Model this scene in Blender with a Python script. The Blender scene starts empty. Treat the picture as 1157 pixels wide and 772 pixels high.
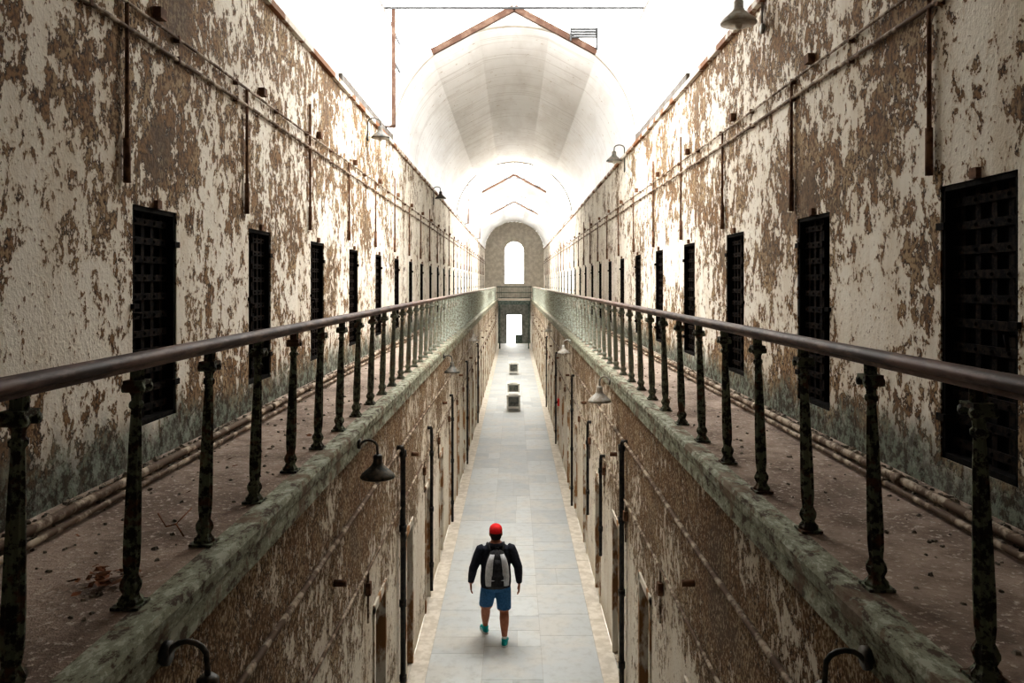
import bpy, bmesh, math, random
from mathutils import Vector, Matrix
random.seed(7)
D = bpy.data; C = bpy.context
scene = C.scene
EYE = 5.45
XW = 2.65      # upper wall
XL = 1.47      # lower wall
WZ = 4.16      # walkway top
Y0, Y1 = -6.0, 72.0
SPR = 8.5; RISE = 2.5

# ------------------------------------------------------------ mesh builder
class MB:
    def __init__(s): s.v=[]; s.f=[]; s.m=[]; s.s=[]
    def add(s, vs, fs, mat=0, smooth=False):
        o=len(s.v); s.v += [tuple(v) for v in vs]
        for f in fs:
            s.f.append([i+o for i in f]); s.m.append(mat); s.s.append(smooth)
    def quad(s,a,b,c,d,mat=0): s.add([a,b,c,d],[(0,1,2,3)],mat)
    def box(s,x0,x1,y0,y1,z0,z1,mat=0,M=None):
        if x0>x1: x0,x1=x1,x0
        vs=[(x0,y0,z0),(x1,y0,z0),(x1,y1,z0),(x0,y1,z0),(x0,y0,z1),(x1,y0,z1),(x1,y1,z1),(x0,y1,z1)]
        if M is not None: vs=[M@Vector(v) for v in vs]
        s.add(vs,[(3,2,1,0),(4,5,6,7),(0,1,5,4),(1,2,6,5),(2,3,7,6),(3,0,4,7)],mat)
    def lathe(s,prof,c,n=12,mat=0,flute=0,M=None,smooth=True):
        vs=[];fs=[]
        for (r,z) in prof:
            for k in range(n):
                a=2*math.pi*k/n
                rr=r*(1-flute*(k%2))
                v=Vector((rr*math.cos(a),rr*math.sin(a),z))
                if M is not None: v=M@v
                vs.append((v.x+c[0],v.y+c[1],v.z+c[2]))
        L=len(prof)
        for i in range(L-1):
            for k in range(n):
                fs.append((i*n+k,i*n+(k+1)%n,(i+1)*n+(k+1)%n,(i+1)*n+k))
        fs.append(tuple(range(n-1,-1,-1))); fs.append(tuple((L-1)*n+k for k in range(n)))
        s.add(vs,fs,mat,smooth)
    def tube(s,pts,r,n=8,mat=0,smooth=True):
        pts=[Vector(p) for p in pts]
        if not hasattr(r,'__len__'): r=[r]*len(pts)
        vs=[];fs=[];N0=None
        for i,p in enumerate(pts):
            if i==0: t=pts[1]-p
            elif i==len(pts)-1: t=p-pts[i-1]
            else: t=(pts[i+1]-p).normalized()+(p-pts[i-1]).normalized()
            t=t.normalized()
            if N0 is None:
                N0=t.cross(Vector((0,0,1)))
                if N0.length<.1: N0=t.cross(Vector((1,0,0)))
            N0=(N0-t*N0.dot(t)).normalized(); B=t.cross(N0)
            for k in range(n):
                a=2*math.pi*k/n
                vs.append(p+(N0*math.cos(a)+B*math.sin(a))*r[i])
        L=len(pts)
        for i in range(L-1):
            for k in range(n):
                fs.append((i*n+k,i*n+(k+1)%n,(i+1)*n+(k+1)%n,(i+1)*n+k))
        fs.append(tuple(range(n-1,-1,-1))); fs.append(tuple((L-1)*n+k for k in range(n)))
        s.add(vs,fs,mat,smooth)
    def loft(s,secs,n=20,mat=0,p=2.0,smooth=True):
        """secs: (x,y,z,rx,ry) horizontal sections"""
        vs=[];fs=[]
        for (x,y,z,rx,ry) in secs:
            for k in range(n):
                a=2*math.pi*k/n; ca=math.cos(a); sa=math.sin(a)
                vs.append((x+rx*math.copysign(abs(ca)**(2/p),ca), y+ry*math.copysign(abs(sa)**(2/p),sa), z))
        L=len(secs)
        for i in range(L-1):
            for k in range(n):
                fs.append((i*n+k,i*n+(k+1)%n,(i+1)*n+(k+1)%n,(i+1)*n+k))
        fs.append(tuple(range(n-1,-1,-1))); fs.append(tuple((L-1)*n+k for k in range(n)))
        s.add(vs,fs,mat,smooth)
    def ball(s,c,rx,ry,rz,mat=0,n=16,m=10,M=None):
        vs=[];fs=[]
        for i in range(m+1):
            t=math.pi*(0.02+0.96*i/m)
            for k in range(n):
                a=2*math.pi*k/n
                v=Vector((rx*math.sin(t)*math.cos(a),ry*math.sin(t)*math.sin(a),rz*math.cos(t)))
                if M is not None: v=M@v
                vs.append((v.x+c[0],v.y+c[1],v.z+c[2]))
        for i in range(m):
            for k in range(n):
                fs.append((i*n+k,(i+1)*n+k,(i+1)*n+(k+1)%n,i*n+(k+1)%n))
        fs.append(tuple(range(n))); fs.append(tuple(m*n+k for k in range(n-1,-1,-1)))
        s.add(vs,fs,mat,True)
    def obj(s,name,mats,parent=None):
        me=D.meshes.new(name); me.from_pydata(s.v,[],s.f)
        for m in mats: me.materials.append(m)
        me.polygons.foreach_set('material_index',s.m)
        me.polygons.foreach_set('use_smooth',s.s)
        me.update()
        o=D.objects.new(name,me); C.collection.objects.link(o)
        if parent: o.parent=parent
        return o

def empty(name,loc=(0,0,0)):
    e=D.objects.new(name,None); e.location=loc; e.empty_display_size=.2
    C.collection.objects.link(e); return e

# ------------------------------------------------------------ materials
class NT:
    def __init__(s,name):
        s.mat=D.materials.new(name); s.mat.use_nodes=True
        s.nt=s.mat.node_tree; s.nt.nodes.clear()
        s.out=s.nt.nodes.new('ShaderNodeOutputMaterial')
        s.b=s.nt.nodes.new('ShaderNodeBsdfPrincipled')
        s.nt.links.new(s.b.outputs[0],s.out.inputs[0])
        s.tc=s.nt.nodes.new('ShaderNodeTexCoord')
        s.sep=s.nt.nodes.new('ShaderNodeSeparateXYZ')
        s.nt.links.new(s.tc.outputs['Object'],s.sep.inputs[0])
    def set(s,inp,v):
        if isinstance(v,bpy.types.NodeSocket): s.nt.links.new(v,inp)
        elif isinstance(v,(tuple,list)):
            inp.default_value = tuple(v)+(1,) if (len(v)==3 and inp.type=='RGBA') else v
        else: inp.default_value=v
    def map(s,scale,loc=(0,0,0)):
        n=s.nt.nodes.new('ShaderNodeMapping'); s.nt.links.new(s.tc.outputs['Object'],n.inputs[0])
        n.inputs['Scale'].default_value=scale; n.inputs['Location'].default_value=loc; return n.outputs[0]
    def noise(s,scale,detail=6,rough=.6,vec=None,dist=0):
        n=s.nt.nodes.new('ShaderNodeTexNoise')
        n.inputs['Scale'].default_value=scale; n.inputs['Detail'].default_value=detail
        n.inputs['Roughness'].default_value=rough; n.inputs['Distortion'].default_value=dist
        s.nt.links.new(vec if vec is not None else s.tc.outputs['Object'],n.inputs['Vector'])
        return n.outputs[0]
    def math(s,op,a,b=0.0,c=None,clamp=False):
        n=s.nt.nodes.new('ShaderNodeMath'); n.operation=op; n.use_clamp=clamp
        s.set(n.inputs[0],a); s.set(n.inputs[1],b)
        if c is not None: s.set(n.inputs[2],c)
        return n.outputs[0]
    def ramp(s,v,lo,hi,a=0.0,b=1.0):
        n=s.nt.nodes.new('ShaderNodeMapRange'); n.interpolation_type='SMOOTHSTEP'
        s.set(n.inputs[0],v); s.set(n.inputs[1],lo); s.set(n.inputs[2],hi); s.set(n.inputs[3],a); s.set(n.inputs[4],b)
        return n.outputs[0]
    def mix(s,f,a,b,mode='MIX'):
        n=s.nt.nodes.new('ShaderNodeMix'); n.data_type='RGBA'; n.blend_type=mode
        s.set(n.inputs[0],f); s.set(n.inputs[6],a); s.set(n.inputs[7],b)
        return n.outputs[2]
    def bump(s,h,strength=.5,dist=.01):
        n=s.nt.nodes.new('ShaderNodeBump'); n.inputs['Strength'].default_value=strength
        n.inputs['Distance'].default_value=dist; s.set(n.inputs['Height'],h)
        s.nt.links.new(n.outputs[0],s.b.inputs['Normal'])
    def fin(s,col,rough=.85,metal=0.0,spec=.3):
        s.set(s.b.inputs['Base Color'],col); s.set(s.b.inputs['Roughness'],rough)
        s.b.inputs['Metallic'].default_value=metal; s.b.inputs['Specular IOR Level'].default_value=spec
        return s.mat

def peel(name, thr, paint=(.85,.80,.71), hi=(.28,.16,.075), lo=(.028,.017,.010), lower=False, fade=(9,26,.12), sc=8.0):
    t=NT(name)
    v=t.map((1,.95,.72))
    n1=t.noise(sc,7,.66,v,.5); n2=t.noise(.75,4,.62); n3=t.noise(sc*4.5,4,.6,v); n4=t.noise(2.6,4,.6,t.map((1,1,.8),(3,7,1)))
    p=t.math('ADD',n1,t.math('MULTIPLY',t.math('SUBTRACT',n2,.5),.80))
    p=t.math('ADD',p,t.math('MULTIPLY',t.math('SUBTRACT',n4,.5),.32))
    p=t.math('ADD',p,t.math('MULTIPLY',t.math('SUBTRACT',n3,.5),.42))
    z=t.sep.outputs[2]; y=t.sep.outputs[1]
    p=t.math('SUBTRACT',p,t.ramp(y,fade[0],fade[1],0,fade[2]))
    if not lower:
        p=t.math('ADD',p,t.ramp(z,WZ,WZ+1.1,.11,0.0))
        p=t.math('ADD',p,t.ramp(z,5.9,6.6,0.0,.06))
        p=t.math('SUBTRACT',p,t.ramp(y,5.6,3.6,0,.04))
    else:
        p=t.math('ADD',p,t.ramp(z,1.2,3.5,-.12,.12))
    m=t.ramp(p,thr-.008,thr+.008)
    edge=t.ramp(p,thr-.08,thr-.012)
    stain=t.ramp(t.noise(2.2,4,.65,t.map((1,1,.22))),.42,.72)
    pc=t.mix(t.math('MULTIPLY',stain,.5),paint,(.56,.45,.31))
    pc=t.mix(t.math('MULTIPLY',edge,.5),pc,(.58,.45,.30))
    pc=t.mix(t.ramp(n3,.635,.66,0,.9),pc,(.19,.105,.05))
    deep=t.ramp(p,thr+.01,thr+.12)  # patch rims stay darker: shadow of the thick flakes put into the colour
    k=t.math('ADD',t.math('MULTIPLY',deep,.42),t.math('MULTIPLY',t.ramp(n3,.40,.60),.62),clamp=True)
    under=t.mix(k,lo,hi)
    under=t.mix(t.math('MULTIPLY',t.math('MULTIPLY',t.ramp(n4,.50,.60),deep),t.ramp(n3,.46,.54)),under,(.40,.29,.17))
    under=t.mix(t.math('MULTIPLY',t.ramp(n2,.55,.68),.5),under,(.10,.08,.06))
    if lower: under=t.mix(t.ramp(n3,.56,.60,0,.75),under,(.56,.48,.37))
    c=t.mix(m,pc,under)
    if not lower:
        g=t.math('MULTIPLY',t.ramp(t.math('ADD',z,t.math('MULTIPLY',n4,.8)),WZ+.46,WZ+.90,1,0),.9)
        gc=t.mix(t.ramp(t.noise(12,6,.75),.44,.58),(.045,.042,.03),(.22,.26,.21))
        c=t.mix(g,c,gc)
    else:
        g=t.math('MULTIPLY',t.ramp(t.math('ADD',z,t.math('MULTIPLY',n4,.6)),.35,.8,1,0),.5)
        c=t.mix(g,c,(.42,.35,.25))
    h=t.math('ADD',t.math('MULTIPLY',m,-1.2),t.math('MULTIPLY',n3,.7))
    h=t.math('ADD',h,t.math('MULTIPLY',n1,.7))
    t.bump(h,1.0,.016)
    return t.fin(c,.85)

M_wall=peel('peeling_upper_plaster',.540)
M_low=peel('peeling_lower_plaster',.505,lower=True,paint=(.78,.72,.62),fade=(8,22,.10),sc=12)

def simple(name,c1,c2,scale=8,rough=.8,metal=0.0,bump=.3,lo=.4,hi=.62,dist=.005,spec=.3,vec=None,detail=4):
    t=NT(name); v=t.map(vec) if vec else None
    n=t.noise(scale,detail,.65,v); c=t.mix(t.ramp(n,lo,hi),c1,c2)
    if bump: t.bump(n,bump,dist)
    return t.fin(c,rough,metal,spec)

t=NT('vault_plaster')
n=t.noise(1.3,6,.6,t.map((1,.25,1)))
c=t.mix(t.ramp(n,.42,.70),(.83,.825,.81),(.69,.67,.64))
c=t.mix(t.ramp(t.noise(5,6,.7),.63,.67),c,(.42,.34,.26))
c=t.mix(t.ramp(t.noise(1.0,3,.5,t.map((.3,9,.3))),.58,.63,0,.40),c,(.46,.42,.38))
t.bump(n,.4,.04); M_vault=t.fin(c,.45,0,.5)
M_edgeshade=simple('vault_edge_shade',(.32,.29,.25),(.46,.42,.36),3,.8)  # added lip; edge shade painted as a darker tone so the arches read
M_ledge=simple('rusty_ledge',(.60,.55,.48),(.20,.085,.035),2.2,.8,lo=.46,hi=.53,detail=7)
M_rust=simple('rusted_iron',(.10,.048,.026),(.22,.12,.07),14,.85)
M_rafter=simple('rusty_skylight_rafter',(.040,.018,.010),(.075,.045,.030),5,.85,lo=.45,hi=.6)
M_skyiron=simple('skylight_iron',(.02,.02,.02),(.04,.04,.04),9,.8)
M_iron=simple('dark_iron',(.004,.0035,.003),(.014,.011,.009),18,.85,0,spec=.08)
M_iron2=simple('iron_strap',(.005,.004,.004),(.024,.016,.011),20,.85,0,spec=.08)
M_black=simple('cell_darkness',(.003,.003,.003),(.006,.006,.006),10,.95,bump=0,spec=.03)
M_pipe=simple('painted_conduit',(.46,.38,.29),(.12,.075,.045),6,.75,lo=.40,hi=.54)
M_pipeD=simple('dark_drain_pipe',(.012,.012,.013),(.05,.042,.034),12,.55,.1)
M_lamp=simple('lamp_enamel_outer',(.045,.048,.045),(.13,.11,.085),16,.5)
M_lampW=simple('lamp_enamel_worn_white',(.42,.40,.36),(.28,.24,.19),12,.5,bump=0)
M_lampI=simple('lamp_enamel_inner',(.65,.63,.58),(.5,.45,.38),12,.4,bump=0)
t=NT('baluster_peeling_green')
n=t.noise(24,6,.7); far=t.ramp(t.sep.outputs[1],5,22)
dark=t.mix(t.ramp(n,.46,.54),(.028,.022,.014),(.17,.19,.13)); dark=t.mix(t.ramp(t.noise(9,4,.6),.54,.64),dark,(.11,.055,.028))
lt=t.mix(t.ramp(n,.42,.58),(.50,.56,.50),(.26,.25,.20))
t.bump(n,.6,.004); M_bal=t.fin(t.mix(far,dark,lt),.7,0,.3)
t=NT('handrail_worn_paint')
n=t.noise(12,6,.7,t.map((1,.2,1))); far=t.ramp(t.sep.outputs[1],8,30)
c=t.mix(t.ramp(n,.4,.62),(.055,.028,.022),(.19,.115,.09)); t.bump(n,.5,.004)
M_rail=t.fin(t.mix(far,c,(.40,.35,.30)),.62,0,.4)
t=NT('walkway_concrete_dirt')
n=t.noise(2.0,7,.7); n2=t.noise(30,4,.7)
c=t.mix(t.ramp(n,.35,.65),(.19,.14,.11),(.42,.33,.27)); c=t.mix(t.ramp(n2,.55,.66),c,(.57,.49,.42))
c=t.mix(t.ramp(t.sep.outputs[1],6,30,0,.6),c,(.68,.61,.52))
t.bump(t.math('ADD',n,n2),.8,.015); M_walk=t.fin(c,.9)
t=NT('slab_edge_green_paint')
n=t.noise(14,6,.75,t.map((1,.55,1))); n2=t.noise(3,5,.7)
c=t.mix(t.ramp(n,.40,.49),(.085,.06,.04),(.275,.285,.21)); c=t.mix(t.ramp(n,.53,.58),c,(.44,.445,.36)); c=t.mix(t.ramp(n2,.54,.60,0,.75),c,(.17,.11,.07))
t.bump(n,.7,.007); M_edge=t.fin(c,.8)
M_conc=simple('floor_edge_concrete',(.58,.52,.43),(.72,.66,.57),5,.85)
t=NT('floor_flagstones')
at=t.nt.nodes.new('ShaderNodeAttribute'); at.attribute_name='tone'
n=t.noise(6,5,.7); n2=t.noise(1.1,5,.6)
c=t.mix(at.outputs['Fac'],(.42,.44,.44),(.56,.575,.56))
c=t.mix(t.math('MULTIPLY',t.ramp(n2,.44,.64),.6),c,(.56,.53,.47))
c=t.mix(t.math('MULTIPLY',t.ramp(n,.45,.7),.35),c,(.32,.31,.28))
t.bump(n,.3,.006); M_flag=t.fin(c,.6,0,.4)
M_grout=simple('floor_grout',(.38,.37,.34),(.48,.46,.42),10,.9)
M_stone=simple('end_wall_stone',(.52,.48,.42),(.66,.62,.55),3,.9)
M_grey=simple('end_wall_grey_paint',(.18,.19,.18),(.32,.33,.31),4,.8)
M_green=simple('bridge_green_iron',(.05,.07,.06),(.16,.19,.16),9,.7)
M_frame=simple('ground_door_frame_paint',(.70,.65,.56),(.30,.16,.07),4,.8,lo=.45,hi=.56,vec=(1,1,.4),detail=6)
M_wframe=simple('window_frame_paint',(.16,.15,.14),(.10,.08,.06),9,.8)
M_rubble=simple('plaster_rubble',(.38,.33,.27),(.10,.085,.065),25,.9)
M_leaf=simple('dead_leaf',(.24,.085,.03),(.12,.055,.025),20,.8,bump=0)

# ------------------------------------------------------------ walls
def door_list(first,step,w,za,zb,ymax=69.5):
    L=[]; y=first
    while y+w<ymax: L.append((y,y+w,za,zb)); y+=step
    return L
DL=door_list(5.53-2.42*4,2.42,.72,EYE-1.02,EYE+.55)
DR=door_list(4.19-2.5*4,2.5,.76,EYE-1.08,EYE+.60)
LL=door_list(8.30-2.42*5,2.42,.75,0,2.06,66)
LR=door_list(8.55-2.5*5,2.5,.75,0,2.06,66)

def wall(name,x,sgn,ds,z0,z1,mat,depth=.35):
    b=MB(); cur=Y0
    def q(ya,yb,za,zb):
        if zb-za<1e-4: return
        b.quad((x,ya,za),(x,yb,za),(x,yb,zb),(x,ya,zb))
    for (a,c,za,zb) in ds:
        q(cur,a,z0,z1); q(a,c,z0,za); q(a,c,zb,z1); cur=c
        xo=x+sgn*depth
        b.quad((x,a,za),(xo,a,za),(xo,a,zb),(x,a,zb)); b.quad((x,c,za),(xo,c,za),(xo,c,zb),(x,c,zb))
        b.quad((x,a,zb),(xo,a,zb),(xo,c,zb),(x,c,zb)); b.quad((x,a,za),(xo,a,za),(xo,c,za),(x,c,za))
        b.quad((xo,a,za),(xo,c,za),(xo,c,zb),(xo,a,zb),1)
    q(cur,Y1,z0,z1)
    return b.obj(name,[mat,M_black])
wall('wall_left_upper',-XW,-1,DL,WZ,SPR,M_wall)
wall('wall_right_upper',XW,1,DR,WZ,SPR,M_wall)
wall('wall_left_lower',-XL,-1,LL,0,WZ-.2,M_low)
wall('wall_right_lower',XL,1,LR,0,WZ-.2,M_low)

def cell_doors(name,x,sgn,ds):
    b=MB()
    for i,(a,c,za,zb) in enumerate(ds):
        f=.035; xi=x+sgn*.01; xo=x+sgn*.12
        b.box(xi,xo,a,a+f,za,zb,0); b.box(xi,xo,c-f,c,za,zb,0)
        b.box(xi,xo,a,c,zb-f,zb,0); b.box(xi,xo,a,c,za,za+f,0)
        la=a+(c-a)*(.42 if i%4 else .12)
        px=x+sgn*.10
        b.box(px,px+sgn*.02,la,c-f,za+f,zb-f,3)
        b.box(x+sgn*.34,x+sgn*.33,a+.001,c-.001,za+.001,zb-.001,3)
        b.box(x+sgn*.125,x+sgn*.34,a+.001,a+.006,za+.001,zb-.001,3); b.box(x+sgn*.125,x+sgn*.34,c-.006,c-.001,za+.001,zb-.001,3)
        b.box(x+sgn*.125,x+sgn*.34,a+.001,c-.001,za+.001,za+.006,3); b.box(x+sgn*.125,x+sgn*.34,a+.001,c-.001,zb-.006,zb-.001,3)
        sx=x+sgn*.075
        w=c-f-la; K=max(3,int(w/.13))
        for k in range(K):
            yy=la+w*(k+.5)/K
            b.box(sx,sx+sgn*.02,yy-.026,yy+.026,za+f,zb-f,1)
        b.box(sx,sx+sgn*.045,la-.01,la+.03,za+f,zb-f,1)
        sx2=x+sgn*.06
        for k in range(11):
            zz=za+f+(zb-za-2*f)*(k+.5)/11
            b.box(sx2,sx2+sgn*.02,la,c-f,zz-.026,zz+.026,1)
            if a<14:
                for j in range(K):
                    yy=la+w*(j+.5)/K
                    b.ball((sx2-sgn*.002,yy,zz),.012,.012,.012,1,6,4)
        for zz in (za+.25,zb-.25):
            b.box(x-sgn*.015,x+sgn*.08,c-.06,c+.03,zz-.022,zz+.022,1)
        b.tube([(x+sgn*.05,a+.06,za+.8),(x-sgn*.05,a+.03,za+.8),(x-sgn*.05,a+.0,za+.72)],.012,6,1)
        b.box(x-sgn*.025,x+sgn*.03,a-.03,a+.05,za+.84,za+.875,1)
        b.box(x-sgn*.03,x+sgn*.02,a+.33,a+.40,zb+.0,zb+.06,2)
    return b.obj(name,[M_iron,M_iron2,M_rust,M_black])
cell_doors('cell_door_row',-XW,-1,DL)
cell_doors('cell_door_row',XW,1,DR)

def lower_doors(name,x,sgn,ds):
    b=MB()
    for i,(a,c,za,zb) in enumerate(ds):
        f=.06; xi=x-sgn*.02; xo=x+sgn*.10
        b.box(xi,xo,a-.02,a+f,0.002,zb,0); b.box(xi,xo,c-f,c+.02,0.002,zb,0); b.box(xi,xo,a-.02,c+.02,zb-f,zb+.03,0)
        x0=x+sgn*.16; x1=x+sgn*.19
        if i%3!=1:
            b.box(x0,x1,a+f,c-f,0.01,zb-f,1)
            for k in range(5):
                yy=a+f+(c-a-2*f)*(k+.5)/5
                b.box(x0,x0-sgn*.02,yy-.045,yy+.045,.02,zb-f-.01,1)
    return b.obj(name,[M_frame,M_iron])
lower_doors('ground_cell_door_row',-XL,-1,LL)
lower_doors('ground_cell_door_row',XL,1,LR)

# ------------------------------------------------------------ floor
b=MB(); b.box(-XL-.4,XL+.4,Y0,Y1+6,-.12,-.004,0); b.obj('floor',[M_grout])
b=MB(); tones=[]
def tile(x0,x1,y0,y1,mat,tone):
    g=.003
    b.box(x0+g,x1-g,y0+g,y1-g,-.02,0,mat); tones.extend([tone]*6)
cols=[-1.22,-.45,.40,1.22]
for ci in range(3):
    y=Y0+random.random()*.5
    while y<Y1-.1:
        L=random.choice([.55,.8,1.0,1.3,1.7]); x0,x1=cols[ci],cols[ci+1]; ye=min(y+L,Y1)
        if random.random()<.3:
            xm=x0+(x1-x0)*random.uniform(.4,.6)
            tile(x0,xm,y,ye,0,random.random()); tile(xm,x1,y,ye,0,random.random())
        else: tile(x0,x1,y,ye,0,random.random()**.8)
        y+=L
for s in (-1,1):
    y=Y0
    while y<Y1-.1:
        L=random.uniform(1.5,3.0); a,c=sorted((s*1.22,s*1.466)); tile(a,c,y,min(y+L,Y1),1,.5); y+=L
o=b.obj('flagstone_paving',[M_flag,M_conc])
ca=o.data.attributes.new('tone','FLOAT','FACE'); ca.data.foreach_set('value',tones)

# ------------------------------------------------------------ walkways
for s in (-1,1):
    b=MB(); b.box(s*1.40,s*XW,Y0,Y1,WZ-.2,WZ,0)
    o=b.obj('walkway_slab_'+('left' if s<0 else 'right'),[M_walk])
    b=MB()
    n=260
    prof=[(1.50,WZ+.003),(1.37,WZ+.010),(1.355,WZ-.02),(1.36,WZ-.08),(1.375,WZ-.10),(1.37,WZ-.2),(1.40,WZ-.205),(1.465,WZ-.205)]
    vs=[];fs=[]
    for i in range(n+1):
        yy=Y0+(Y1-Y0)*(i/n)**1.4
        for (px,pz) in prof:
            vs.append((s*(px+random.uniform(-.003,.003)),yy,pz+random.uniform(-.002,.002)))
    P=len(prof)
    for i in range(n):
        for k in range(P-1): fs.append((i*P+k,(i+1)*P+k,(i+1)*P+k+1,i*P+k+1))
    b.add(vs,fs,0,False); b.obj('walkway_edge_'+('left' if s<0 else 'right'),[M_edge])
    b=MB()
    for xx,r,zz in ((2.44,.028,.045),(2.33,.018,.035)):
        pts=[(s*(xx+random.uniform(-.012,.012)),yy,WZ+zz) for yy in [Y0+.1+ i*3 for i in range(25)]]
        b.tube(pts,r,8,0)
        for yy in range(-4,66,3): b.tube([(s*xx,yy,WZ+zz),(s*xx,yy+.09,WZ+zz)],r*1.35,8,0)
    b.obj('walkway_pipe',[M_pipe])
    b=MB()
    for i in range(1900):
        yy=1.5+ (random.random()**1.7)*32
        xx=XW-.045-abs(random.gauss(0,.09)) if random.random()<.75 else random.uniform(1.62,2.58)
        r=random.uniform(.006,.026)*(1 if xx>2.3 else .55)
        M=Matrix.Rotation(random.random()*6,3,'Z')@Matrix.Rotation(random.random()*.6,3,'X')
        vs=[]
        for dx,dy,dz in ((-1,-1,-1),(1,-1,-1),(1,1,-1),(-1,1,-1),(-.7,-.6,1),(.8,-.5,1),(.5,.7,1),(-.6,.8,1)):
            v=M@Vector((dx*r*random.uniform(.6,1.2),dy*r*random.uniform(.6,1.2),dz*r*.5)); vs.append((s*xx+v.x,yy+v.y,WZ+r*.45+v.z))
        b.add(vs,[(3,2,1,0),(4,5,6,7),(0,1,5,4),(1,2,6,5),(2,3,7,6),(3,0,4,7)],0)
    b.obj('plaster_debris',[M_rubble])

b=MB()
for i in range(46):
    xx=-1.76+random.gauss(0,.06); yy=3.42+random.gauss(0,.07); zz=WZ+.012+random.random()*.03
    if i>36: xx=-1.65-random.random()*.6; yy=3+random.random()*4
    M=Matrix.Rotation(random.random()*6,3,'Z')@Matrix.Rotation(random.uniform(-.6,.6),3,'X'); r=random.uniform(.018,.03)
    pts=[(-1,0,0),(-.3,.55,.15),(.4,.5,.1),(1,0,.25),(.4,-.5,.1),(-.3,-.55,.15)]
    b.add([Vector((xx,yy,zz))+M@Vector(p)*r for p in pts],[(0,1,2,3),(0,3,4,5)],0)
b.tube([(-1.66,4.0,WZ+.02),(-1.74,4.1,WZ+.05),(-1.80,4.12,WZ+.03),(-1.9,4.25,WZ+.06)],.004,5,0)
b.tube([(-1.74,4.1,WZ+.05),(-1.72,4.25,WZ+.09)],.003,5,0)
b.obj('dead_leaves',[M_leaf])

# ------------------------------------------------------------ railings
def railing(s,first,step,ymax=65.5):
    b=MB(); y=first-3*step
    ztop=EYE-.33
    while y<ymax:
        near=y<16
        n=16 if near else 8
        h=ztop-WZ
        prof=[(.050,0),(.052,.02),(.038,.035),(.032,.05),(.044,.075),(.044,.09),(.028,.12),(.034,.17),(.035,.26),(.031,.45),(.025,.66),(.021,.76),(.020,.78),(.029,.79),(.029,.805),(.020,.815),(.022,.835),(.036,.86),(.038,.875),(.028,.88),(.028,h)]
        prof=[(r,z if k<7 or k==20 else z*h/.96) for k,(r,z) in enumerate(prof)]
        if not near: prof=[prof[k] for k in (0,1,3,5,6,8,11,13,15,17,20)]
        lean=.05
        M=Matrix(((1,0,-s*lean*.6),(0,1,0),(0,0,1)))
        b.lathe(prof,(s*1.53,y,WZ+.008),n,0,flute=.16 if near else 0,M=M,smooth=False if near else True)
        if near:
            xc=s*(1.53-lean*.6*.93)
            zc=WZ+.875*h/.96
            for q in (-1,1):
                b.tube([(xc-.040,y+q*.034,zc),(xc+.040,y+q*.034,zc)],.018,10,0)
                b.tube([(xc-.044,y+q*.034,zc),(xc+.044,y+q*.034,zc)],.008,8,0)
            b.box(xc-.038,xc+.038,y-.042,y+.042,zc+.012,zc+.03,0)
            b.box(s*1.53-.055,s*1.53+.055,y-.055,y+.055,WZ+.004,WZ+.016,0)
        y+=step
    xr=s*1.495; vs=[];fs=[]; n=14; ys=[Y0+.6]+[k*1.5-4 for k in range(0,47)]+[ymax+.3]
    for yy in ys:
        j=random.uniform(-.003,.003)
        for k in range(n):
            a=2*math.pi*k/n
            cx=math.copysign(abs(math.cos(a))**.8,math.cos(a))*.047; cz=math.sin(a)*.026
            vs.append((xr+cx+j,yy,ztop+.028+cz+j))
    for i in range(len(ys)-1):
        for k in range(n): fs.append((i*n+k,(i+1)*n+k,(i+1)*n+(k+1)%n,i*n+(k+1)%n))
    fs.append(tuple(range(n))); fs.append(tuple((len(ys)-1)*n+k for k in range(n-1,-1,-1)))
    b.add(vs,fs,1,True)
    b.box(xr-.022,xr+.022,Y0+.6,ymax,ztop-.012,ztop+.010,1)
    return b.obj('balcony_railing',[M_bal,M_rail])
railing(-1,2.42,.755); railing(1,2.58,.78)

# ------------------------------------------------------------ conduits on upper walls
def conduits(s,ds):
    b=MB(); x=s*(XW-.03)
    for zz,r in ((EYE+1.74,.017),(EYE+1.90,.012)):
        pts=[(x+random.uniform(-.006,.006),Y0+.1+i*2.6,zz+random.uniform(-.012,.012)) for i in range(30)]
        b.tube(pts,r,8,0)
        for i in range(0,60): b.box(x-.015*s,x+s*.03,Y0+.5+i*1.3,Y0+.53+i*1.3,zz-.025,zz+.025,1)
    for (a,c,za,zb) in ds:
        yy=a-.14 if s<0 else c+.08
        b.tube([(x,yy,EYE+2.3 if int(a*7)%3==0 else EYE+1.9),(x,yy,EYE+.95)],.015,8,1)
        b.tube([(x,yy,EYE+.98),(x,yy,EYE+.68)],.024,10,1)
        ym=(a+c)/2
        b.box(x+s*.03,x-s*.03,ym-.05,ym+.05,EYE+1.95,EYE+2.03,1)
    return b.obj('electrical_conduit',[M_pipe,M_rust])
conduits(-1,DL); conduits(1,DR)

for s in (-1,1):
    b=MB()
    b.box(s*XW,s*(XW-.06),Y0,Y1,SPR-.07,SPR,0)
    b.obj('trim_springing_ledge_'+('left' if s<0 else 'right'),[M_ledge])

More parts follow.
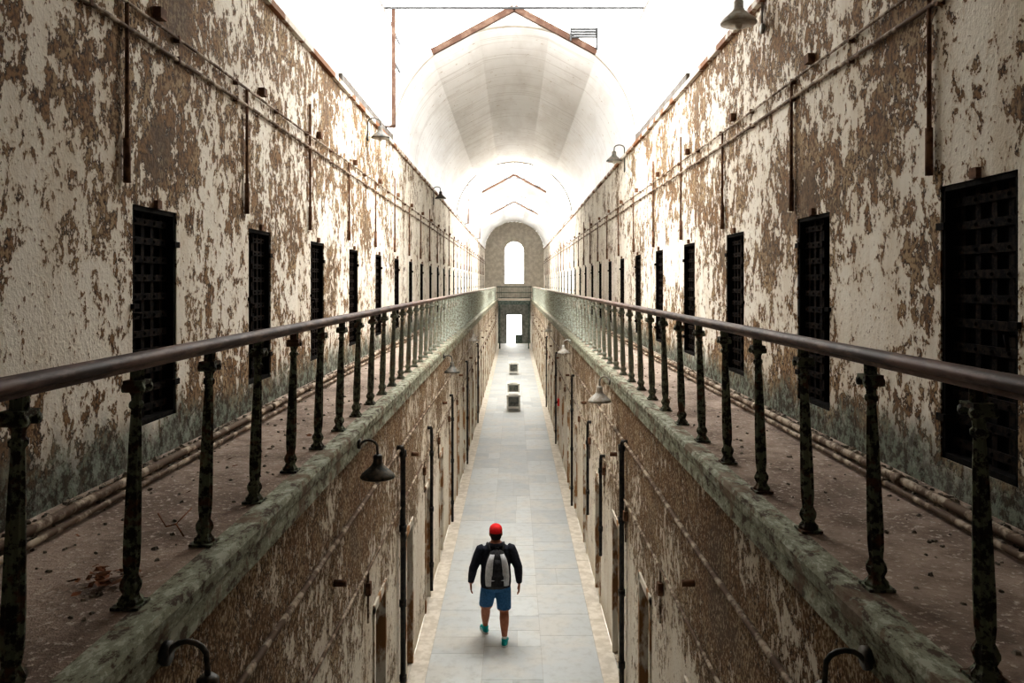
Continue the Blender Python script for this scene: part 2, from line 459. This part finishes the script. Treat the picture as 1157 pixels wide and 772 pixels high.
# ------------------------------------------------------------ vaults
def vault_pt(a,k=1.0): return (XW*k*math.cos(a), SPR+RISE*k*math.sin(a))
VA=[(Y0,12.0),(17.0,36.5),(43.0,51.0),(57.0,72.0)]
b=MB(); n=48
for (ya,yb) in VA:
    vs=[];fs=[]; m=max(2,int((yb-ya)/2))
    for j in range(m+1):
        yy=ya+(yb-ya)*j/m
        for k in range(n+1):
            x,z=vault_pt(math.pi*k/n); vs.append((x,yy,z))
    for j in range(m):
        for k in range(n): fs.append((j*(n+1)+k,j*(n+1)+k+1,(j+1)*(n+1)+k+1,(j+1)*(n+1)+k))
    b.add(vs,fs,0,True)
    for yy,dy in ((ya,.14),(yb,-.14)):
        if yy<Y0+1 or yy>Y1-1: continue
        for k in range(n):
            a0=math.pi*k/n; a1=math.pi*(k+1)/n
            p0=vault_pt(a0); p1=vault_pt(a1)
            def top(x,z): return max(z+.03, 11.25-abs(x)*.52)
            b.quad((p0[0],yy,p0[1]),(p1[0],yy,p1[1]),(p1[0],yy,top(*p1)),(p0[0],yy,top(*p0)),0)
            if yy<13: continue
            q0=vault_pt(a0,.982); q1=vault_pt(a1,.982)
            b.quad((p0[0],yy,p0[1]),(p1[0],yy,p1[1]),(q1[0],yy,q1[1]),(q0[0],yy,q0[1]),1)
            b.quad((q0[0],yy,q0[1]),(q1[0],yy,q1[1]),(q1[0],yy+dy,q1[1]),(q0[0],yy+dy,q0[1]),1)
            b.quad((q0[0],yy+dy,q0[1]),(q1[0],yy+dy,q1[1]),(p1[0],yy+dy,p1[1]),(p0[0],yy+dy,p0[1]),1)
    b.quad((0,ya,11.3),(3.0,ya,9.7),(3.0,yb,9.7),(0,yb,11.3),0); b.quad((0,ya,11.3),(-3.0,ya,9.7),(-3.0,yb,9.7),(0,yb,11.3),0)
b.obj('ceiling',[M_vault,M_edgeshade])

def skylight(ya,yb):
    b=MB()
    yy=yb-.06
    A=Vector((0,yy,11.30)) 
    for s in (-1,1):
        Bp=Vector((s*1.75,yy,10.36))
        d=(Bp-A).normalized(); nrm=Vector((d.z,0,-d.x))*.065
        if nrm.z<0: nrm=-nrm
        vs=[A-nrm+Vector((0,-.06,0)),Bp-nrm+Vector((0,-.06,0)),Bp+nrm+Vector((0,-.06,0)),A+nrm+Vector((0,-.06,0))]
        vs+= [v+Vector((0,.1,0)) for v in vs]
        b.add(vs,[(0,1,2,3),(7,6,5,4),(0,4,5,1),(1,5,6,2),(2,6,7,3),(3,7,4,0)],1)
    for k in range(4):
        b.box(1.20,1.75,yy-.12,yy-.06,10.64+k*.055,10.675+k*.055,0)
    b.box(1.18,1.21,yy-.12,yy-.02,10.58,10.85,0); b.box(1.73,1.77,yy-.12,yy-.02,10.40,10.85,0)
    for s in (-1,1):
        b.box(s*2.62-.03,s*2.62+.03,ya,yb,SPR,SPR+.12,2)
        b.tube([(s*2.62,ya,10.95),(s*2.62,yb,10.95)],.03,6,2)
    b.box(-2.47,-2.39,yb-1.0,yb-.92,SPR+.10,11.0,1); b.box(-2.45,-2.41,yb-.99,yb-.1,9.9,9.94,0); b.box(-2.45,-2.41,yb-.99,yb-.1,10.5,10.53,0)
    b.box(-2.62,-2.40,yb-1.0,yb-.95,SPR+.08,SPR+.12,1)
    b.tube([(-2.62,yb-1.0,10.98),(2.62,yb-1.0,10.98)],.026,6,0)
    b.tube([(-2.62,(ya+yb)/2-1,11.25),(2.62,(ya+yb)/2-1,11.25)],.015,6,0)
    b.obj('skylight_frame',[M_skyiron,M_rafter,M_wframe])
skylight(12,17); skylight(36.5,43); skylight(51,57)

# ------------------------------------------------------------ end walls
def end_wall(y):
    b=MB()
    hw=.85; zb=5.45; zs=8.35
    n=24
    b.quad((-XW,y,WZ),(XW,y,WZ),(XW,y,zb),(-XW,y,zb),0)
    for s in (-1,1):
        b.quad((s*hw,y,zb),(s*XW,y,zb),(s*XW,y,SPR),(s*hw,y,zs),0)
    for k in range(n):
        a0=math.pi*k/n;a1=math.pi*(k+1)/n
        i0=(hw*math.cos(a0),zs+hw*math.sin(a0)); i1=(hw*math.cos(a1),zs+hw*math.sin(a1))
        o0=vault_pt(a0);o1=vault_pt(a1)
        b.quad((i0[0],y,i0[1]),(o0[0],y,o0[1]),(o1[0],y,o1[1]),(i1[0],y,i1[1]),0)
        b.quad((i0[0],y,i0[1]),(i1[0],y,i1[1]),(i1[0],y+.4,i1[1]),(i0[0],y+.4,i0[1]),0)
    for s in (-1,1): b.quad((s*hw,y,zb),(s*hw,y,zs),(s*hw,y+.4,zs),(s*hw,y+.4,zb),0)
    b.quad((-hw,y,zb),(hw,y,zb),(hw,y+.4,zb),(-hw,y+.4,zb),0)
    dw=.72; dh=2.65
    for s in (-1,1): b.quad((s*dw,y,0),(s*XL,y,0),(s*XL,y,dh),(s*dw,y,dh),1)
    b.quad((-XL,y,dh),(XL,y,dh),(XL,y,WZ),(-XL,y,WZ),1)
    for s in (-1,1): b.quad((s*dw,y,0),(s*dw,y,dh),(s*dw,y+.5,dh),(s*dw,y+.5,0),1)
    b.quad((-dw,y,dh),(dw,y,dh),(dw,y+.5,dh),(-dw,y+.5,dh),1)
    b.obj('wall_far',[M_stone,M_grey])
    b=MB()
    for xx in (-.28,.28): b.box(xx-.02,xx+.02,y+.2,y+.24,zb,zs+.78,0)
    for zz in (6.2,6.9,7.6,8.3): b.box(-hw,hw,y+.2,y+.24,zz-.015,zz+.015,0)
    b.obj('window_1',[M_wframe])
    b=MB()
    b.box(-dw,-dw+.06,y+.1,y+.2,0,dh,0); b.box(dw-.06,dw,y+.1,y+.2,0,dh,0); b.box(-dw,dw,y+.1,y+.2,dh-.08,dh,0); b.box(-dw,dw,y+.1,y+.2,2.05,2.12,0)
    b.box(.10,.14,y+.12,y+.16,0,2.05,0); b.box(.14,dw-.06,y+.12,y+.16,0,.8,0)
    b.obj('door_1',[M_green])
end_wall(Y1)
b=MB(); b.quad((-XW,Y0,WZ),(XW,Y0,WZ),(XW,Y0,SPR),(-XW,Y0,SPR)); b.quad((-XL,Y0,0),(XL,Y0,0),(XL,Y0,WZ),(-XL,Y0,WZ))
n=24
for k in range(n):
    p0=vault_pt(math.pi*k/n);p1=vault_pt(math.pi*(k+1)/n); b.add([(0,Y0,SPR),(p0[0],Y0,p0[1]),(p1[0],Y0,p1[1])],[(0,1,2)])
b.obj('wall_back',[M_stone])
def bridge(y0,y1):
    b=MB()
    b.box(-1.35,1.35,y0,y1,WZ-.16,WZ-.01,1)
    for yy in (y0,y1-.08):
        b.box(-1.35,1.35,yy,yy+.08,WZ-.5,WZ-.16,0)
    return b
b=bridge(66.0,68.2)
for yy in (66.05,68.1):
    b.tube([(-1.5,yy,EYE-.3),(1.5,yy,EYE-.3)],.035,8,0)
    b.tube([(-1.5,yy,EYE-.8),(1.5,yy,EYE-.8)],.02,8,0)
    for k in range(19): b.tube([(-1.35+k*.15,yy,WZ-.02),(-1.35+k*.15,yy,EYE-.3)],.018,6,0)
for s in (-1,1):
    b.tube([(s*1.2,66.1,WZ-.3),(s*1.2,66.1,0)],.06,8,0)
b.obj('footbridge',[M_green,M_walk])
b=bridge(-1.4,.55); b.obj('footbridge',[M_green,M_walk])

# ------------------------------------------------------------ lower wall pipes
def drain(s,y,ztop,zbot=0.0,r=.035):
    b=MB(); x=s*(XL-.06)
    b.tube([(s*(XL-.0),y-.12,ztop+.10),(x,y-.10,ztop+.10),(x,y-.03,ztop+.03),(x,y,ztop-.05),(x,y,zbot+.001)],r,10,0)
    z=zbot+.4
    while z<ztop: 
        b.tube([(x,y,z),(x,y,z+.08)],r*1.35,10,0); z+=.95
    return b.obj('drain_pipe',[M_pipeD])
drain(-1,10.1,3.28); drain(1,10.45,3.28)
for s,y,zt,zb in ((-1,13.6,2.9,.2),(1,13.0,2.55,1.0),(1,15.3,2.7,1.0),(-1,18.2,2.8,0),(1,19.5,3.1,0),(-1,24,3,0),(1,27,3,0),(-1,31,3,0),(1,35,3,0)):
    drain(s,y,zt,zb,.028)
for s in (-1,1):
    b=MB(); x=s*(XL-.03)
    for zz,r in ((2.62,.016),(3.35,.022)):
        pts=[(x,Y0+.1+i*2.4,zz+random.uniform(-.02,.02)) for i in range(31)]; b.tube(pts,r,8,0)
    y=Y0+1.6; i=0
    while y<64:
        b.tube([(x,y,2.62),(x,y,2.1)],.012,6,0)
        b.box(x-s*.03,x+s*.02,y-.04,y+.04,2.38,2.50,1)
        if i%2==0: b.tube([(s*(XL-.10),y+1.1,3.0),(s*XL,y+1.1,3.0)],.03,8,1)
        y+=2.45; i+=1
    b.obj('lower_conduit',[M_pipe,M_rust])

# ------------------------------------------------------------ lamps
def lamp(x,y,z,wx,wz,sc=1.0,white=False):
    b=MB(); r=.15*sc
    b.lathe([(r,0),(r*1.02,.012*sc),(r*.93,.035*sc),(r*.62,.075*sc),(r*.36,.11*sc),(r*.27,.14*sc),(r*.27,.19*sc),(r*.16,.205*sc)],(x,y,z),24,0)
    b.lathe([(r*.96,-.004),(r*.9,.0),(r*.5,.001)],(x,y,z),24,1)
    b.ball((x,y,z-.01),.032*sc,.032*sc,.045*sc,1,12,8)
    zt=z+.2*sc; s=1 if wx>x else -1
    pts=[(x,y,zt)]
    for k in range(1,9):
        a=math.pi*k/8; R=abs(wx-x)/2
        pts.append((x+s*R*(1-math.cos(a)),y,zt+.06*sc+.07*sc*math.sin(a)))
    pts.append((wx,y,wz)); b.tube(pts,.011*sc,8,0)
    M=Matrix.Rotation(math.pi/2,3,'Y')
    b.lathe([(.045*sc,-.012),(.045*sc,.012)],(wx,y,wz),12,0,M=M)
    return b.obj('gooseneck_lamp',[M_lampW if white else M_lamp,M_lampI])
lamp(-1.20,7.0,3.74,-1.36,4.04); lamp(-1.20,3.12,3.70,-1.36,4.0,1.05); lamp(-1.2,15.4,3.72,-1.36,4.04)
lamp(1.20,3.08,3.70,1.36,4.0,1.0); lamp(1.22,11.4,3.75,1.36,4.04,1.1,True); lamp(1.2,19.4,3.74,1.36,4.04,1,True)
lamp(-1.2,23.5,3.74,-1.36,4.04,1,True); lamp(1.2,28,3.74,1.36,4.04,1,True)
lamp(2.38,8.45,8.20,2.63,8.15,1.25,True); lamp(-2.4,14.3,8.05,-2.63,8.05,1.1); lamp(2.38,19,8.35,2.63,8.15,1.2); lamp(-2.4,26,8.2,-2.63,8.05,1.2)

# ------------------------------------------------------------ display cases in the corridor
M_cw=simple('case_frame_white',(.74,.72,.66),(.60,.57,.52),9,.6)
M_cg=simple('case_glass_dark',(.06,.065,.06),(.16,.16,.14),5,.3,bump=0,spec=.5)
def case(y,h=.62,w=.25,d=.42):
    b=MB(); x=-.03
    for sx in (-1,1):
        for sy in (-1,1):
            b.box(x+sx*w-.035,x+sx*w+.035,y+sy*d-.035,y+sy*d+.035,0,h,0)
    b.box(x-w-.05,x+w+.05,y-d-.05,y+d+.05,h,h+.06,0)
    b.box(x-w-.03,x+w+.03,y-d-.03,y+d+.03,.12,.20,0)
    b.box(x-w,x+w,y-d,y+d,.20,h-.02,1)
    b.box(x-w*.8,x+w*.8,y-d*.85,y+d*.85,h+.06,h+.10,0)
    return b.obj('display_case',[M_cw,M_cg])
case(34.3); case(38.5,.58); case(47.8)
b=MB(); b.box(XL-.06,XL,25.9,26.08,1.45,1.68,0); b.box(XL-.075,XL-.055,25.95,26.03,1.53,1.61,1)
b.obj('fire_alarm_box',[simple('alarm_red',(.6,.03,.02),(.5,.02,.02),5,.4),M_iron])

# ------------------------------------------------------------ person
M_hood=simple('hoodie_navy',(.010,.012,.020),(.022,.025,.038),30,.9)
M_short=simple('denim_shorts',(.03,.11,.24),(.05,.16,.32),40,.9)
M_skin=simple('skin',(.36,.15,.09),(.44,.20,.13),12,.55,bump=.05)
M_cap=simple('cap_red',(.60,.012,.012),(.70,.02,.02),20,.8)
M_hair=simple('hair_dark',(.015,.010,.008),(.03,.02,.015),40,.8)
M_teal=simple('sneaker_teal',(.0,.26,.27),(.01,.36,.36),20,.7)
M_sole=simple('sneaker_sole',(.65,.68,.66),(.55,.6,.6),20,.6)
M_bagk=simple('backpack_black',(.012,.012,.013),(.03,.03,.032),30,.8)
M_bagg=simple('backpack_grey',(.48,.49,.51),(.60,.61,.63),30,.8)
M_eye=simple('eye_white',(.8,.8,.8),(.7,.7,.7),5,.3,bump=0)
man=empty('walking_man',(-.28,12.12,0)); man.rotation_euler=(0,0,.10)
def P(o): o.parent=man; return o
b=MB()
b.loft([(0,0,.78,.14,.11),(0,0,.82,.22,.15),(0,.0,.90,.235,.165),(0,.01,1.0,.235,.17),(0,.01,1.12,.225,.16),(0,0,1.25,.23,.155),(0,0,1.36,.235,.14),(0,-.005,1.43,.21,.12),(0,0,1.475,.14,.095),(0,.0,1.52,.085,.08)],24)
b.loft([(0,.01,1.44,.075,.075),(0,.015,1.53,.068,.072),(0,.02,1.60,.064,.068)],16)
b.ball((0,-.04,1.475),.13,.09,.055,0)
for s,el,wr in ((-1,(-.345,-.03,1.13),(-.375,.10,.88)),(1,(.335,-.06,1.14),(.355,-.02,.89))):
    sh=Vector((s*.228,0,1.395)); el=Vector(el); wr=Vector(wr)
    pts=[sh+Vector((-s*.05,0,.02)),sh,sh.lerp(el,.3),sh.lerp(el,.7),el,el.lerp(wr,.4),el.lerp(wr,.8),wr]
    b.tube(pts,[.078,.088,.084,.073,.067,.062,.051,.046],16)
    b.tube([wr+Vector((0,0,.03)),wr-Vector((0,-.005,.03))],[.030,.026],12)
def leg(hip,knee,ank):
    hip,knee,ank=map(Vector,(hip,knee,ank))
    sh_end=hip.lerp(knee,.93)
    b.tube([hip+Vector((0,0,.08)),hip,hip.lerp(knee,.35),sh_end],[.105,.122,.118,.108],18)
    b.tube([hip.lerp(knee,.7),knee,knee.lerp(ank,.3),knee.lerp(ank,.55),knee.lerp(ank,.85),ank],[.075,.068,.074,.064,.044,.040],16)
aL=(-.14,.32,.10); aR=(.12,-.16,.10)
leg((-.11,0,.80),(-.14,.20,.47),aL)
leg((.11,0,.80),(.13,.03,.46),aR)
tmp=b.obj('body_tmp',[M_hood])
md=tmp.modifiers.new('r','REMESH'); md.mode='VOXEL'; md.voxel_size=.011
md=tmp.modifiers.new('s','SMOOTH'); md.factor=.5; md.iterations=3
dg=C.evaluated_depsgraph_get(); me=D.meshes.new_from_object(tmp.evaluated_get(dg))
D.objects.remove(tmp)
me.materials.clear()
for m in (M_hood,M_short,M_skin): me.materials.append(m)
for p in me.polygons:
    c=p.center; p.use_smooth=True
    if abs(c.x)>.28 and c.z<1.2: k=0 if c.z>.885 else 2
    elif c.z>1.515: k=2
    elif c.z>.845: k=0
    elif c.z>.495: k=1
    else: k=2
    p.material_index=k
o=D.objects.new('body',me); C.collection.objects.link(o); P(o)
def hand(s,w):
    b=MB(); w=Vector(w)
    b.loft([(w.x,w.y,w.z+.02,.020,.028),(w.x,w.y,w.z-.02,.018,.034),(w.x-s*.003,w.y+.004,w.z-.07,.016,.042),(w.x-s*.004,w.y+.006,w.z-.10,.014,.040)],14,0)
    for i,(dy,L) in enumerate(((.033,.070),(.012,.080),(-.010,.074),(-.031,.058))):
        p0=Vector((w.x-s*.004,w.y+.006+dy,w.z-.085)); 
        p1=p0+Vector((0,.003,-L*.45)); p2=p1+Vector((-s*.010,.002,-L*.32)); p3=p2+Vector((-s*.014,0,-L*.2))
        b.tube([p0,p1,p2,p3],[.0095,.009,.008,.006],8,0)
    p0=Vector((w.x,w.y+.030,w.z-.03)); b.tube([p0,p0+Vector((-s*.008,.024,-.025)),p0+Vector((-s*.014,.034,-.055)),p0+Vector((-s*.016,.036,-.072))],[.012,.011,.009,.006],8,0)
    P(b.obj('hand_'+('left' if s<0 else 'right'),[M_skin]))
hand(-1,(-.375,.105,.855)); hand(1,(.355,-.015,.862))
def shoe(nm,a,yaw):
    b=MB()
    b.loft([(0,.06,0,.050,.140),(0,.06,.028,.052,.145)],20,1,2.6)
    b.loft([(0,.06,.028,.049,.139),(0,.055,.055,.047,.13),(0,.03,.075,.044,.10),(0,.0,.095,.044,.066),(0,-.005,.115,.045,.058)],20,0,2.4)
    for k in range(3): b.tube([(-.03,.03+k*.03,.092-k*.012),(.03,.03+k*.03,.092-k*.012)],.004,6,1)
    b.tube([(-.050,-.03,.035),(-.048,.06,.06)],.005,6,1); b.tube([(.050,-.03,.035),(.048,.06,.06)],.005,6,1)
    b.loft([(0,0,.09,.042,.047),(0,0,.14,.043,.045)],14,1)
    o=b.obj(nm,[M_teal,M_sole]); o.location=(a[0],a[1],0.001); o.rotation_euler=(0,0,yaw); P(o)
shoe('shoe_left',aL,.25); shoe('shoe_right',aR,-.25)
b=MB(); hz=1.635
b.loft([(0,.045,hz-.115,.030,.040),(0,.03,hz-.10,.052,.068),(0,.02,hz-.07,.066,.084),(0,.012,hz-.03,.074,.094),(0,.008,hz+.01,.077,.099),(0,.005,hz+.05,.075,.097),(0,0,hz+.08,.063,.082),(0,0,hz+.105,.035,.045)],22,0)
b.tube([(0,.10,hz+.01),(0,.118,hz-.02),(0,.122,hz-.035),(0,.10,hz-.045)],[.008,.012,.015,.009],8,0)
b.tube([(-.024,.088,hz-.068),(0,.098,hz-.068),(.024,.088,hz-.068)],[.004,.007,.004],8,3)
for s in (-1,1):
    b.ball((s*.030,.088,hz-.002),.013,.011,.009,2,10,6); b.ball((s*.030,.097,hz-.002),.005,.004,.005,1,8,5)
    b.tube([(s*.015,.100,hz+.018),(s*.045,.090,hz+.018)],.005,6,1)
    b.ball((s*.080,.0,hz-.012),.010,.020,.032,0,10,8)
b.loft([(0,-.022,hz-.075,.060,.062),(0,-.020,hz-.04,.074,.080),(0,-.012,hz,.080,.090),(0,-.008,hz+.03,.080,.094)],20,1)
M_lip=simple('lips',(.35,.10,.08),(.4,.12,.1),10,.5,bump=0)
HS=1.14
def head_fix(o): o.scale=(HS,HS,HS); o.location=(0,-.0,-1.53*(HS-1)); P(o)
head_fix(b.obj('head',[M_skin,M_hair,M_eye,M_lip]))
b=MB()
b.loft([(0,0,hz+.012,.086,.108),(0,0,hz+.05,.087,.109),(0,-.002,hz+.085,.076,.096),(0,-.004,hz+.11,.050,.064),(0,-.004,hz+.122,.018,.022)],24,0)
b.ball((0,-.004,hz+.123),.010,.010,.006,0,8,5)
vs=[];n=12
for k in range(n+1):
    a=math.pi*k/n; vs.append((.080*math.cos(a),.06+.045*math.sin(a)*.6,hz+.022)); vs.append((.078*math.cos(a),.07+.115*math.sin(a),hz+.008-.01*math.sin(a)))
m2=len(vs); vs+=[(x,y,z-.006) for x,y,z in vs]
fs=[]
for k in range(n):
    fs.append((2*k,2*k+1,2*k+3,2*k+2)); fs.append((m2+2*k+2,m2+2*k+3,m2+2*k+1,m2+2*k)); fs.append((2*k+1,m2+2*k+1,m2+2*k+3,2*k+3))
b.add(vs,fs,0,True)
head_fix(b.obj('baseball_cap',[M_cap]))
b=MB(); yb=-.235
b.loft([(0,yb+.01,.90,.13,.07),(0,yb,.93,.165,.095),(0,yb-.005,1.05,.172,.105),(0,yb,1.2,.168,.10),(0,yb+.01,1.33,.150,.085),(0,yb+.03,1.42,.105,.06),(0,yb+.04,1.45,.05,.03)],28,0,3.2)
b.loft([(0,yb-.09,.94,.085,.035),(0,yb-.10,.97,.095,.05),(0,yb-.10,1.10,.09,.05),(0,yb-.085,1.17,.05,.03)],20,0,3)
for s in (-1,1):
    b.loft([(s*.120,yb-.035,.96,.055,.068),(s*.120,yb-.04,1.08,.062,.080),(s*.112,yb-.035,1.22,.060,.075),(s*.095,yb-.02,1.33,.050,.068),(s*.068,yb+.0,1.41,.036,.050)],14,1,2.6)
    b.tube([(s*.085,yb+.06,1.40),(s*.115,-.08,1.485),(s*.125,.04,1.485),(s*.135,.145,1.38),(s*.15,.16,1.2),(s*.19,.08,1.02),(s*.16,-.12,.98)],.018,8,0)
b.loft([(0,yb-.09,1.20,.050,.018),(0,yb-.088,1.28,.05,.018),(0,yb-.06,1.34,.04,.016)],14,0,3)
b.tube([(-.03,yb+.04,1.44),(-.025,yb+.03,1.49),(.025,yb+.03,1.49),(.03,yb+.04,1.44)],.008,6,0)
b.tube([(-.1,yb-.14,1.06),(.1,yb-.14,1.06)],.008,6,1)
P(b.obj('backpack',[M_bagk,M_bagg]))

# ------------------------------------------------------------ light
w=D.worlds.new('World'); scene.world=w; w.use_nodes=True
bg=w.node_tree.nodes['Background']; bg.inputs[0].default_value=(1,.99,.96,1); bg.inputs[1].default_value=11.0
def portal(x,y,z,sx,sy,rot):
    l=D.lights.new('skylight_portal','AREA'); l.shape='RECTANGLE'; l.size=sx; l.size_y=sy
    l.cycles.is_portal=True
    o=D.objects.new('skylight_portal',l); o.location=(x,y,z); o.rotation_euler=rot; C.collection.objects.link(o)
portal(0,14.5,11.4,5.4,5.0,(0,0,0)); portal(0,39.75,11.4,5.4,6.5,(0,0,0)); portal(0,54,11.4,5.4,6,(0,0,0))
portal(0,72.5,7.3,1.8,4,(math.radians(-90),0,0))

cam=D.cameras.new('Camera'); cam.lens=900/1157*36; cam.sensor_width=36; cam.sensor_fit='HORIZONTAL'
cam.shift_x=-2.5/1157; cam.shift_y=-66/1157; cam.clip_end=300; cam.clip_start=.05
co=D.objects.new('Camera',cam); co.location=(0,0,EYE); co.rotation_euler=(math.radians(90),0,0)
C.collection.objects.link(co); scene.camera=co
scene.view_settings.view_transform='Standard'
for lk in ('Medium High Contrast','High Contrast','None'):
    try:
        scene.view_settings.look=lk; print('look',lk); break
    except Exception as e: print(e)
